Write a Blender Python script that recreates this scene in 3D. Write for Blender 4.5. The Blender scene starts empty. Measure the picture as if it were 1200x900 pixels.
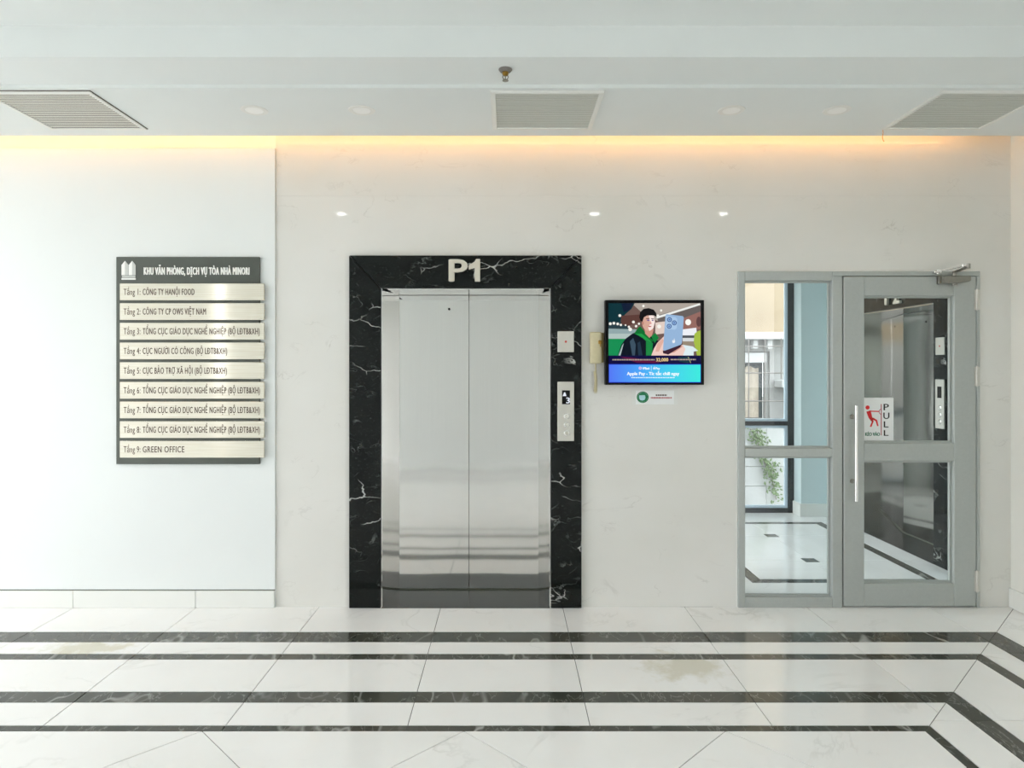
import bpy, bmesh, math, random
from mathutils import Vector, Matrix
random.seed(7)
SC = bpy.context.scene
COL = SC.collection

# ------------------------------------------------------------------ camera
H = 1.57            # lens height
CD = 4.457          # lens to lift wall
FPX = 795.0
cam = bpy.data.cameras.new('camera'); cam_o = bpy.data.objects.new('camera', cam); COL.objects.link(cam_o)
cam_o.location = (0, -CD, H); cam_o.rotation_euler = (math.pi/2, 0, 0)
cam.sensor_width = 36; cam.lens = 36*FPX/1200
cam.shift_x = 5/1200; cam.shift_y = -19/1200
cam.clip_start = 0.02
SC.camera = cam_o
# ------------------------------------------------------------------ sky, exposure
world = bpy.data.worlds.new('overcast_sky'); SC.world = world; world.use_nodes = True
bg = world.node_tree.nodes['Background']
bg.inputs[0].default_value = (0.98, 0.98, 1.0, 1); bg.inputs[1].default_value = 4.35
SC.view_settings.view_transform = 'Standard'; SC.view_settings.look = 'None'
SC.view_settings.exposure = 0.3; SC.view_settings.gamma = 1; SC.view_settings.use_curve_mapping = False
EXPO = 2**0.3
SC.cycles.diffuse_bounces = 8; SC.cycles.max_bounces = 14; SC.cycles.transparent_max_bounces = 12

# ------------------------------------------------------------------ colour + node helpers
def lin(c):
    f = lambda v: v/12.92 if v <= 0.04045 else ((v+0.055)/1.055)**2.4
    return tuple(f(v/255) for v in c)+(1,)
class NT:
    def __init__(s, name):
        s.m = bpy.data.materials.new(name); s.m.use_nodes = True
        s.t = s.m.node_tree; s.b = s.t.nodes['Principled BSDF']
        s.out = s.t.nodes['Material Output']
    def n(s, kind, **kw):
        nd = s.t.nodes.new(kind)
        for k, v in kw.items(): setattr(nd, k, v)
        return nd
    def l(s, a, b): s.t.links.new(a, b)
    def math(s, op, a, b=None, c=None):
        nd = s.n('ShaderNodeMath', operation=op)
        for i, v in enumerate((a, b, c)):
            if v is None: continue
            if isinstance(v, (int, float)): nd.inputs[i].default_value = v
            else: s.l(v, nd.inputs[i])
        return nd.outputs[0]
    def pos(s, scale=(1, 1, 1), rnd=0.0):
        g = s.n('ShaderNodeNewGeometry')
        v = g.outputs['Position']
        mp = s.n('ShaderNodeMapping'); mp.inputs['Scale'].default_value = scale
        if rnd:
            oi = s.n('ShaderNodeObjectInfo'); mu = s.n('ShaderNodeVectorMath', operation='SCALE')
            cx = s.n('ShaderNodeCombineXYZ'); s.l(oi.outputs['Random'], cx.inputs[0]); s.l(oi.outputs['Random'], cx.inputs[1])
            cx.inputs[2].default_value = 0
            s.l(cx.outputs[0], mu.inputs[0]); mu.inputs['Scale'].default_value = rnd
            ad = s.n('ShaderNodeVectorMath', operation='ADD'); s.l(v, ad.inputs[0]); s.l(mu.outputs[0], ad.inputs[1]); v = ad.outputs[0]
        s.l(v, mp.inputs['Vector']); return mp.outputs[0]
    def noise(s, v, scale, detail=3, rough=.5, dist=0):
        nd = s.n('ShaderNodeTexNoise'); nd.inputs['Scale'].default_value = scale
        nd.inputs['Detail'].default_value = detail; nd.inputs['Roughness'].default_value = rough
        nd.inputs['Distortion'].default_value = dist
        s.l(v, nd.inputs['Vector']); return nd.outputs[0]
    def vein(s, v, scale, width, detail=4, dist=.6):
        x = s.noise(v, scale, detail, .55, dist)
        d = s.math('ABSOLUTE', s.math('SUBTRACT', x, .5))
        return s.ramp(d, 0, width, 1, 0)
    def ramp(s, x, a, b, va=0, vb=1):
        nd = s.n('ShaderNodeMapRange'); nd.clamp = True
        s.l(x, nd.inputs[0])
        for i, q in enumerate((a, b, va, vb)): nd.inputs[i+1].default_value = q
        return nd.outputs[0]
    def mix(s, fac, a, b):
        nd = s.n('ShaderNodeMix', data_type='RGBA')
        if isinstance(fac, (int, float)): nd.inputs[0].default_value = fac
        else: s.l(fac, nd.inputs[0])
        for i, v in ((6, a), (7, b)):
            if isinstance(v, tuple): nd.inputs[i].default_value = v
            else: s.l(v, nd.inputs[i])
        return nd.outputs[2]
    def base(s, c):
        if isinstance(c, tuple): s.b.inputs['Base Color'].default_value = c
        else: s.l(c, s.b.inputs['Base Color'])
    def bump(s, h, strength, dist=.01):
        nd = s.n('ShaderNodeBump'); nd.inputs['Strength'].default_value = strength; nd.inputs['Distance'].default_value = dist
        s.l(h, nd.inputs['Height']); s.l(nd.outputs[0], s.b.inputs['Normal'])
    def set(s, **kw):
        for k, v in kw.items(): s.b.inputs[k.replace('_', ' ')].default_value = v
        return s
M = {}
def simple(name, col, rough=.5, metal=0, spec=.5, grain=0.0, gscale=40, relief=0.0):
    t = NT(name)
    if grain or relief:
        x = t.noise(t.pos(), gscale, 3)
        c = tuple(col)
        dk = tuple(max(0, v*(1-grain)) for v in c[:3])+(1,)
        t.base(t.mix(t.ramp(x, .3, .7), dk, c))
        if relief: t.bump(x, relief, .002)
    else: t.base(tuple(col))
    t.set(Roughness=rough, Metallic=metal); t.b.inputs['Specular IOR Level'].default_value = spec
    M[name] = t.m; return t
def emit(name, col, strength=1.0):
    t = NT(name); t.base((0, 0, 0, 1)); t.set(Roughness=.35); t.b.inputs['Specular IOR Level'].default_value = .08
    t.b.inputs['Emission Color'].default_value = col; t.b.inputs['Emission Strength'].default_value = strength
    M[name] = t.m; return t
simple('ceiling_paint', lin((226, 230, 229)), .75, grain=.02, gscale=3, relief=.03)
simple('wall_paint', lin((227, 231, 230)), .45, grain=.02, gscale=2, relief=.02)
simple('lobby_paint', lin((206, 222, 224)), .5, grain=.03, gscale=2)
simple('side_wall_paint', lin((232, 232, 226)), .5, grain=.02, gscale=2)
simple('trim_white', lin((225, 226, 222)), .4)
simple('grout', lin((62, 60, 56)), .8, grain=.2)
simple('concrete', lin((176, 176, 170)), .9, grain=.2, gscale=4)
simple('aluminium_grey', lin((172, 177, 174)), .38, metal=.15, grain=.05, gscale=60)
simple('rubber_black', lin((20, 21, 22)), .6)
simple('chrome', (.75, .74, .72, 1), .14, 1)
simple('closer_metal', lin((150, 148, 140)), .32, .9, grain=.12)
simple('letter_metal', lin((214, 208, 194)), .35, .25)
simple('plate_steel', lin((204, 202, 194)), .36, .3)
simple('black_plastic', lin((8, 8, 10)), .3, spec=.12)
simple('window_black', lin((34, 40, 44)), .4)
simple('window_sash', lin((205, 222, 235)), .35)
simple('ivory_plastic', lin((206, 196, 160)), .4, grain=.08, gscale=30)
simple('ivory_dark', lin((172, 150, 92)), .45)
simple('downlight_white', lin((226, 226, 222)), .35)
simple('downlight_lens', lin((240, 240, 238)), .4)
simple('grille_white', lin((242, 240, 232)), .5)
simple('grille_grey', lin((190, 192, 182)), .5)
simple('grille_dark', lin((92, 94, 84)), .7)
simple('grille_edge', lin((80, 70, 60)), .6)
simple('sign_board', lin((84, 88, 82)), .32, .35, grain=.15, gscale=6)
simple('sign_white', lin((240, 240, 236)), .4)
simple('sign_shade', lin((196, 198, 194)), .4)
simple('ink_dark', lin((64, 44, 36)), .5)
simple('ink_black', lin((18, 18, 20)), .5)
simple('ink_red', lin((222, 20, 26)), .45)
simple('ink_red_dark', lin((170, 40, 60)), .45)
simple('ink_green', lin((32, 110, 84)), .5)
simple('sticker_white', lin((232, 234, 234)), .35)
simple('sticker_clear', lin((224, 225, 221)), .15)
simple('sticker_green', lin((16, 132, 84)), .4)
simple('sticker_blue', lin((172, 212, 222)), .4)
simple('brass', lin((150, 118, 52)), .35, .8)
simple('red_led', lin((190, 60, 40)), .4)
simple('house_beige', lin((158, 142, 120)), .9, grain=.12, gscale=2.5)
simple('house_white', lin((190, 191, 191)), .9, grain=.06, gscale=3)
simple('house_grey', lin((160, 160, 158)), .9, grain=.15, gscale=3)
simple('house_dark', lin((60, 74, 76)), .5)
simple('curtain', lin((196, 184, 168)), .9, grain=.25, gscale=9)
simple('iron', lin((120, 116, 112)), .6)
simple('leaf', lin((120, 142, 100)), .6, grain=.35, gscale=20)
simple('vine_stem', lin((110, 100, 80)), .8)
simple('wire', lin((226, 150, 60)), .5)
# stone cladding of the lift wall
t = NT('stone_white'); p = t.pos((1, 1, 1.5))
v = t.math('MULTIPLY', t.vein(p, 1.7, .012, 6, .9), t.ramp(t.noise(p, 2.6, 2), .55, .72))
v2 = t.math('MULTIPLY', t.vein(p, 5, .018, 5, 1.2), t.ramp(t.noise(p, 3.3, 2), .6, .72))
cl = t.mix(t.ramp(t.noise(p, 1.2, 3), .3, .7), lin((217, 216, 210)), lin((224, 223, 219)))
cl = t.mix(t.math('MULTIPLY', v, .30), cl, lin((160, 156, 148)))
cl = t.mix(t.math('MULTIPLY', v2, .40), cl, lin((165, 160, 152)))
t.base(cl); t.set(Roughness=.045); t.b.inputs['Specular IOR Level'].default_value = .28; M['stone_white'] = t.m
# floor white marble
t = NT('floor_marble'); p = t.pos((1, 1, 1), 23)
v = t.math('MULTIPLY', t.vein(p, 1.6, .02, 6, 1.0), t.ramp(t.noise(p, 2.1, 2), .5, .75))
cl = t.mix(t.ramp(t.noise(p, 2.0, 4), .3, .75), lin((240, 240, 238)), lin((246, 246, 245)))
cl = t.mix(t.math('MULTIPLY', v, .4), cl, lin((176, 176, 170)))
def stain(t, cl, x, y, rx, ry, amt, col, seed):
    g = t.n('ShaderNodeNewGeometry'); s = t.n('ShaderNodeSeparateXYZ'); t.l(g.outputs['Position'], s.inputs[0])
    dx = t.math('DIVIDE', t.math('SUBTRACT', s.outputs[0], x), rx); dy = t.math('DIVIDE', t.math('SUBTRACT', s.outputs[1], y), ry)
    d = t.math('SQRT', t.math('ADD', t.math('MULTIPLY', dx, dx), t.math('MULTIPLY', dy, dy)))
    nz = t.noise(t.pos((1, 1, 1)), 9+seed, 5, .6)
    d = t.math('ADD', d, t.math('MULTIPLY', t.math('SUBTRACT', nz, .5), 2.6))
    return t.mix(t.math('MULTIPLY', t.ramp(d, .55, 1.15, 1, 0), amt), cl, col)
cl = stain(t, cl, .93, -.88, .22, .16, .55, lin((196, 190, 160)), 0)
cl = stain(t, cl, -2.36, -.655, .26, .09, .6, lin((196, 190, 158)), 1)
t.base(cl); t.set(Roughness=.09); t.b.inputs['Specular IOR Level'].default_value = .36; M['floor_marble'] = t.m
# floor grey strip stone
t = NT('strip_stone'); p = t.pos((1, .45, 1), 9)
a = t.math('MULTIPLY', t.vein(p, 3.2, .022, 3, .3), t.ramp(t.noise(p, 2.2, 2), .45, .7))
b2 = t.vein(p, 9, .012, 4, .6)
cl = t.mix(t.ramp(t.noise(p, 2.5, 4), .3, .7), lin((58, 62, 55)), lin((82, 80, 72)))
cl = t.mix(t.math('MULTIPLY', a, .8), cl, lin((190, 190, 186)))
cl = t.mix(t.math('MULTIPLY', b2, .4), cl, lin((165, 165, 160)))
t.base(cl); t.set(Roughness=.12); t.b.inputs['Specular IOR Level'].default_value = .35; M['strip_stone'] = t.m
# black veined marble round the lifts (object space so that both portals carry it)
t = NT('black_marble')
tc = t.n('ShaderNodeTexCoord'); mp = t.n('ShaderNodeMapping'); t.l(tc.outputs['Object'], mp.inputs[0])
mp.inputs['Rotation'].default_value = (0, .6, 0); mp.inputs['Scale'].default_value = (1, 1, 1.7); mp.inputs['Location'].default_value = (3.1, 1.7, .4)
p = mp.outputs[0]
vo = t.n('ShaderNodeTexVoronoi', feature='DISTANCE_TO_EDGE'); vo.inputs['Scale'].default_value = 2.6
wn = t.n('ShaderNodeTexNoise'); wn.inputs['Scale'].default_value = 5; wn.inputs['Detail'].default_value = 4; t.l(p, wn.inputs['Vector'])
wv = t.n('ShaderNodeVectorMath', operation='SCALE'); t.l(wn.outputs['Color'], wv.inputs[0]); wv.inputs['Scale'].default_value = .22
wa = t.n('ShaderNodeVectorMath', operation='ADD'); t.l(p, wa.inputs[0]); t.l(wv.outputs[0], wa.inputs[1]); t.l(wa.outputs[0], vo.inputs['Vector'])
big = t.math('MULTIPLY', t.ramp(vo.outputs['Distance'], .002, .013, 1, 0), t.ramp(t.noise(p, 3.4, 2), .5, .62))
fine = t.math('MULTIPLY', t.vein(p, 7, .02, 5, .8), t.ramp(t.noise(p, 5.5, 3), .52, .66))
speck = t.ramp(t.noise(p, 70, 2), .66, .74)
cl = t.mix(t.ramp(t.noise(p, 9, 5, .7), .4, .7), lin((4, 7, 6)), lin((18, 24, 22)))
cl = t.mix(t.math('MULTIPLY', speck, .30), cl, lin((120, 128, 124)))
cl = t.mix(t.math('MULTIPLY', fine, .45), cl, lin((150, 156, 152)))
cl = t.mix(t.math('MULTIPLY', big, .85), cl, lin((206, 208, 204)))
t.base(cl); t.set(Roughness=.12); t.b.inputs['Specular IOR Level'].default_value = .26; M['black_marble'] = t.m
simple('granite_black', lin((26, 27, 28)), .16, grain=.5, gscale=60)
# brushed stainless steel
t = NT('steel'); tc = t.n('ShaderNodeTexCoord'); mp = t.n('ShaderNodeMapping'); t.l(tc.outputs['Object'], mp.inputs[0])
mp.inputs['Scale'].default_value = (1.2, 1, .8)
w1 = t.noise(mp.outputs[0], 2.2, 1)
mp2 = t.n('ShaderNodeMapping'); t.l(tc.outputs['Object'], mp2.inputs[0]); mp2.inputs['Scale'].default_value = (420, 420, 2)
g1 = t.noise(mp2.outputs[0], 1, 2)
t.base(t.mix(t.ramp(g1, .3, .7), (.70, .69, .67, 1), (.73, .72, .70, 1)))
t.set(Metallic=1, Roughness=.075); t.bump(w1, .12, .02); M['steel'] = t.m
# directory strips
t = NT('strip_metal'); p = t.pos((3, 3, 220)); g1 = t.noise(p, 1, 2)
t.base(t.mix(t.ramp(g1, .3, .7), lin((212, 206, 190)), lin((226, 221, 207)))); t.set(Roughness=.09, Metallic=.42); M['strip_metal'] = t.m
# glass panes: thin sheet, tinted
def pane_glass(name, tint):
    t = NT(name)
    tr = t.n('ShaderNodeBsdfTransparent'); tr.inputs[0].default_value = tint
    gl = t.n('ShaderNodeBsdfGlossy'); gl.inputs['Roughness'].default_value = 0.0
    fr = t.n('ShaderNodeFresnel'); fr.inputs[0].default_value = 1.45
    mx = t.n('ShaderNodeMixShader'); t.l(t.math('MULTIPLY', fr.outputs[0], .9), mx.inputs[0]); t.l(tr.outputs[0], mx.inputs[1]); t.l(gl.outputs[0], mx.inputs[2])
    t.l(mx.outputs[0], t.out.inputs[0]); M[name] = t.m
pane_glass('pane_glass', (.93, .975, .965, 1))
pane_glass('window_glass', (.93, .97, .98, 1))
emit('led_warm', (1, .47, .15, 1), 28)
emit('lamp_lit', (1, .98, .95, 1), 60)

# ------------------------------------------------------------------ mesh helpers
class MB:
    def __init__(s): s.bm = bmesh.new(); s.mats = []
    def mi(s, mat):
        if mat is None: return 0
        if mat not in s.mats: s.mats.append(mat)
        return s.mats.index(mat)
    def _bev(s, faces, w, seg=1):
        es = list({e for f in faces for e in f.edges})
        bmesh.ops.bevel(s.bm, geom=es, offset=w, segments=seg, affect='EDGES', profile=.5)
    def box(s, x0, x1, y0, y1, z0, z1, bev=0, seg=1, mat=None):
        c = [(x0,y0,z0),(x1,y0,z0),(x1,y1,z0),(x0,y1,z0),(x0,y0,z1),(x1,y0,z1),(x1,y1,z1),(x0,y1,z1)]
        v = [s.bm.verts.new(q) for q in c]; k = s.mi(mat); fs = []
        for q in ((3,2,1,0),(4,5,6,7),(0,1,5,4),(1,2,6,5),(2,3,7,6),(3,0,4,7)):
            f = s.bm.faces.new([v[i] for i in q]); f.material_index = k; fs.append(f)
        if bev: s._bev(fs, bev, seg)
        return s
    def prism(s, pts, a, b, fn, bev=0, mat=None, seg=1):
        """pts: 2-D outline; fn(u, v, t) -> 3-D; extruded from t=a to t=b"""
        k = s.mi(mat)
        A = [s.bm.verts.new(fn(u, v, a)) for u, v in pts]; B = [s.bm.verts.new(fn(u, v, b)) for u, v in pts]
        n = len(pts); fs = [s.bm.faces.new(A[::-1]), s.bm.faces.new(B)]
        for i in range(n): fs.append(s.bm.faces.new([A[i], A[(i+1) % n], B[(i+1) % n], B[i]]))
        for f in fs: f.material_index = k
        if bev: s._bev(fs, bev, seg)
        return s
    def sheet(s, pts, mat=None):
        f = s.bm.faces.new([s.bm.verts.new(q) for q in pts]); f.material_index = s.mi(mat); return s
    def cyl(s, p0, p1, r0, r1=None, n=16, mat=None, cap=True):
        r1 = r0 if r1 is None else r1
        p0, p1 = Vector(p0), Vector(p1); d = (p1-p0).normalized()
        u = d.orthogonal().normalized(); w = d.cross(u); k = s.mi(mat)
        A, B = [], []
        for i in range(n):
            o = u*math.cos(2*math.pi*i/n)+w*math.sin(2*math.pi*i/n)
            A.append(s.bm.verts.new(p0+o*r0)); B.append(s.bm.verts.new(p1+o*r1))
        fs = [s.bm.faces.new([A[i], A[(i+1) % n], B[(i+1) % n], B[i]]) for i in range(n)]
        if cap: fs += [s.bm.faces.new(A[::-1]), s.bm.faces.new(B)]
        for f in fs: f.material_index = k
        return s
    def lathe(s, prof, c, axis='z', n=24, mat=None):
        """prof: list of (radius, height); along axis z (or -y as 'y')"""
        k = s.mi(mat); rings = []
        for r, h in prof:
            ring = []
            for i in range(n):
                a = 2*math.pi*i/n; x, y = r*math.cos(a), r*math.sin(a)
                q = (c[0]+x, c[1]+y, c[2]+h) if axis == 'z' else (c[0]+x, c[1]-h, c[2]+y)
                ring.append(s.bm.verts.new(q))
            rings.append(ring)
        fs = []
        for A, B in zip(rings, rings[1:]):
            for i in range(n): fs.append(s.bm.faces.new([A[i], A[(i+1) % n], B[(i+1) % n], B[i]]))
        fs.append(s.bm.faces.new(rings[0][::-1])); fs.append(s.bm.faces.new(rings[-1]))
        for f in fs: f.material_index = k
        return s
    def tube(s, pts, r, n=8, mat=None):
        pts = [Vector(q) for q in pts]; k = s.mi(mat); rings = []
        for i, q in enumerate(pts):
            d = (pts[min(i+1, len(pts)-1)]-pts[max(i-1, 0)]).normalized()
            u = d.cross(Vector((0, 1, 0.0123))).normalized(); w = d.cross(u)
            rings.append([s.bm.verts.new(q+(u*math.cos(2*math.pi*j/n)+w*math.sin(2*math.pi*j/n))*r) for j in range(n)])
        fs = []
        for A, B in zip(rings, rings[1:]):
            for j in range(n): fs.append(s.bm.faces.new([A[j], A[(j+1) % n], B[(j+1) % n], B[j]]))
        fs += [s.bm.faces.new(rings[0][::-1]), s.bm.faces.new(rings[-1])]
        for f in fs: f.material_index = k
        return s
    def build(s, name, mat, parent=None, smooth=False, loc=None):
        """links ONE mesh object. Geometry is given in the world (or in the root's own frame when the root sits at the origin)"""
        bmesh.ops.recalc_face_normals(s.bm, faces=s.bm.faces[:])
        me = bpy.data.meshes.new(name); off = Vector((0, 0, 0))
        if parent is not None: off = Vector(parent.get('origin', (0, 0, 0)))
        elif loc is not None: off = Vector(loc)
        if off.length: bmesh.ops.translate(s.bm, verts=s.bm.verts[:], vec=-off)
        if smooth:
            for f in s.bm.faces: f.smooth = True
        s.bm.to_mesh(me); s.bm.free()
        o = bpy.data.objects.new(name, me); COL.objects.link(o)
        for mt in ([M[q] for q in s.mats] if s.mats else [M[mat]]): me.materials.append(mt)
        if smooth:
            me.set_sharp_from_angle(angle=math.radians(38))
        if parent is not None:
            o.parent = parent; o['origin'] = list(off)
        elif loc is not None: o.location = loc; o['origin'] = list(off)
        return o
def tag(o, label=None, cat=None, group=None, kind=None):
    if label: o['label'] = label
    if cat: o['category'] = cat
    if group: o['group'] = group
    if kind: o['kind'] = kind
    return o
def thing(name, label, cat, origin=(0, 0, 0), group=None, kind=None):
    o = bpy.data.objects.new(name, None); COL.objects.link(o); o.location = origin; o['origin'] = list(origin)
    o.empty_display_size = .1
    return tag(o, label, cat, group, kind)
def XZ(y): return lambda u, v, t: (u, t, v)
def fXZ(u, v, t): return (u, t, v)           # outline in X-Z, extruded along Y
def fYZ(u, v, t): return (t, u, v)           # outline in Y-Z, extruded along X
def fXY(u, v, t): return (u, v, t)           # outline in X-Y, extruded along Z
def P(px, py, y=0.0):
    """world X, Z of a photo point known to lie on the plane y"""
    d = (y+CD)/FPX
    return ((px-595)*d, H+(431-py)*d)
def raw_text(body, space=1.0):
    c = bpy.data.curves.new('lettering', 'FONT'); c.body = body; c.space_character = space; c.resolution_u = 3
    o = bpy.data.objects.new('lettering', c); COL.objects.link(o)
    dg = bpy.context.evaluated_depsgraph_get(); me = bpy.data.meshes.new_from_object(o.evaluated_get(dg))
    bpy.data.objects.remove(o); bpy.data.curves.remove(c)
    bm = bmesh.new(); bm.from_mesh(me); bpy.data.meshes.remove(me)
    xs = [v.co.x for v in bm.verts]
    return bm, min(xs), max(xs)
def raw_width(body, space=1.0):
    bm, a, b = raw_text(body, space); bm.free(); return b-a
def text_mesh(body, x0, x1, z0, z1, yfront, depth=.0008, bold=0.0, space=1.0):
    """lettering mesh, its ink fitted to x0..x1 and z0 base line .. z1 top of a plain capital; bold = stroke thickening in em"""
    swap = {'Đ': 'D', 'Ư': 'U', 'Ợ': 'Ọ', 'Ờ': 'Ò', 'Ơ': 'O'}
    plain = ''.join(swap.get(ch, ch) for ch in body)
    bm, a, b = raw_text(plain, space)
    for i, ch in enumerate(body):                    # the stroke through each Đ, the horn of each Ư and Ơ
        if ch not in swap: continue
        xr = a+raw_width(plain[:i+1], space)
        if ch == 'Đ': q = [(u+xr-raw_width('D'), v) for u, v in ((-.085, .30), (.26, .30), (.26, .385), (-.085, .385))]
        elif ch == 'Ư': q = [(xr+u, v) for u, v in ((-.01, .62), (.05, .64), (.085, .70), (.085, .78), (.015, .78), (.012, .71), (-.01, .69))]
        else: q = [(xr+u, v) for u, v in ((-.13, .56), (.0, .60), (.045, .66), (.05, .76), (-.02, .76), (-.03, .69), (-.14, .65))]
        bm.faces.new([bm.verts.new((u, v, 0)) for u, v in q])
    cap = 0.69; kx = (x1-x0-0)/(b-a); kz = (z1-z0)/cap
    shifts = [(0, 0)]
    if bold: shifts = [(-bold, 0), (bold, 0), (0, -bold*.5), (0, bold*.5)]
    src = bm.faces[:]; base_v = bm.verts[:]
    out = bmesh.new()
    for n_, (dx, dz) in enumerate(shifts):
        mp = {v: out.verts.new((x0+(v.co.x-a)*kx+dx*kz, yfront+depth-n_*2e-5, z0+(v.co.y+dz)*kz)) for v in base_v}
        fs = []
        for f in src:
            try: fs.append(out.faces.new([mp[v] for v in f.verts]))
            except ValueError: pass
        if depth > 0:
            r = bmesh.ops.extrude_face_region(out, geom=fs)
            bmesh.ops.translate(out, verts=[g for g in r['geom'] if isinstance(g, bmesh.types.BMVert)], vec=(0, -depth, 0))
    bm.free()
    mb = MB(); mb.bm.free(); mb.bm = out; return mb
def copy_tree(o, parent=None):
    c = o.copy(); COL.objects.link(c)
    if parent is not None: c.parent = parent
    for ch in list(o.children): copy_tree(ch, c)
    return c
def clip(poly, a, b, c):
    """keep a*x + b*y <= c"""
    out = []
    for i in range(len(poly)):
        p, q = poly[i], poly[(i+1) % len(poly)]
        dp, dq = a*p[0]+b*p[1]-c, a*q[0]+b*q[1]-c
        if dp <= 0: out.append(p)
        if (dp < 0 < dq) or (dq < 0 < dp):
            k = dp/(dp-dq); out.append((p[0]+k*(q[0]-p[0]), p[1]+k*(q[1]-p[1])))
    return out
def area(p): return .5*sum(p[i][0]*p[(i+1) % len(p)][1]-p[(i+1) % len(p)][0]*p[i][1] for i in range(len(p)))
def inset(poly, g):
    """shrink a convex counter-clockwise outline by g"""
    q = list(poly)
    for i in range(len(poly)):
        (x0, y0), (x1, y1) = poly[i], poly[(i+1) % len(poly)]
        L = math.hypot(x1-x0, y1-y0)
        if L < 1e-6: continue
        nx, ny = (y1-y0)/L, -(x1-x0)/L
        q = clip(q, nx, ny, nx*x0+ny*y0-g)
        if len(q) < 3: return []
    return q
GAP = .003
def slab(poly, name, mat, parent, z1=0.0, z0=-.012, gap=GAP):
    p = [poly[i] for i in range(len(poly)) if math.hypot(poly[i][0]-poly[i-1][0], poly[i][1]-poly[i-1][1]) > 1e-4]
    if len(p) < 3: return
    if area(p) < 0: p = p[::-1]
    if area(p) < .0006: return
    low, top = inset(p, gap*.6), inset(p, gap*1.1)
    if len(low) < 3 or len(low) != len(top): low = top
    if len(top) < 3: return
    cx, cy = sum(q[0] for q in top)/len(top), sum(q[1] for q in top)/len(top)
    mb = MB(); n = len(top)
    A = [mb.bm.verts.new((x, y, z0)) for x, y in low]; B = [mb.bm.verts.new((x, y, z1-.0008)) for x, y in low]; C = [mb.bm.verts.new((x, y, z1)) for x, y in top]
    mb.bm.faces.new(C)
    for i in range(n):
        j = (i+1) % n
        mb.bm.faces.new([A[i], A[j], B[j], B[i]]); mb.bm.faces.new([B[i], B[j], C[j], C[i]])
    return mb.build(name, mat, parent)

# ------------------------------------------------------------------ the shell
XR, XL, YB = 3.305, -6.5, -5.65          # right wall, left edge, entrance edge
YL0 = .22                                # lift wall is .22 thick; landing behind it
XLR, XLL, YLB = 3.43, 1.35, 2.71         # landing: right wall, left wall, back wall
DX0, DX1, DZ = 1.507, 3.092, 2.203       # door opening
LX, HW0, HW1, RD, HZ = -.2745, .5545, .4915, .34, 2.09   # lift opening: centre, half widths, depth, head

fl = MB().box(XL, XR, YB, 0, -.3, -.004).box(XLL, XLR, 0, 3.02, -.3, -.004).build('floor', 'grout')
tag(fl, 'white marble tile floor banded with dark grey stone strips', 'floor', kind='structure')
OFF = [0, .422, .573, .732, .803, 1.167, 1.273, 1.478, 1.524]
XC = 3.33
jx = [-0.439+.8*k for k in range(-8, 6)]
jy = [-.72-.715*k for k in range(-1, 8)]
def nm(k): return ('border_strip', 'strip_stone') if k % 2 else ('tile', 'floor_marble')
for k in range(8):
    a, b = OFF[k], OFF[k+1]; name, mt = nm(k)
    for x0, x1 in zip(jx, jx[1:]):                        # along the lift wall
        p = [(x0, -b), (x1, -b), (x1, -a), (x0, -a)]
        p = clip(clip(clip(p, 1, -1, XC), 1, 0, XR), -1, 0, -XL)
        slab(p, name, mt, fl)
    for y1, y0 in zip(jy, jy[1:]):                        # along the right wall
        p = [(XC-b, y0), (XC-a, y0), (XC-a, y1), (XC-b, y1)]
        p = clip(clip(clip(p, -1, 1, -XC), 1, 0, XR), 0, -1, -YB)
        p = clip(p, -1, -1, -(XC+YB)) if p else p
        slab(p, name, mt, fl)
    for x0, x1 in zip(jx[::2], jx[2::2]+[XR]):            # along the entrance
        p = [(x0, YB+a), (x1, YB+a), (x1, YB+b), (x0, YB+b)]
        p = clip(clip(clip(p, 1, 1, XC+YB), 1, 0, XR), -1, 0, -XL)
        slab(p, name, mt, fl)
fx1, fy1, fy0 = XC-OFF[8], -OFF[8], YB+OFF[8]
R2 = .8/math.sqrt(2)
for i in range(-8, 12):
    for j in range(-8, 12):
        cx, cy = -.19+(i-j)*R2, -1.524-(i+j)*R2
        p = [(cx, cy), (cx+R2, cy-R2), (cx, cy-2*R2), (cx-R2, cy-R2)]
        for h in ((1, 0, fx1), (0, 1, fy1), (0, -1, -fy0), (-1, 0, -XL)):
            if len(p) >= 3: p = clip(p, *h)
        if len(p) >= 3: slab(p, 'tile', 'floor_marble', fl)
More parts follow.
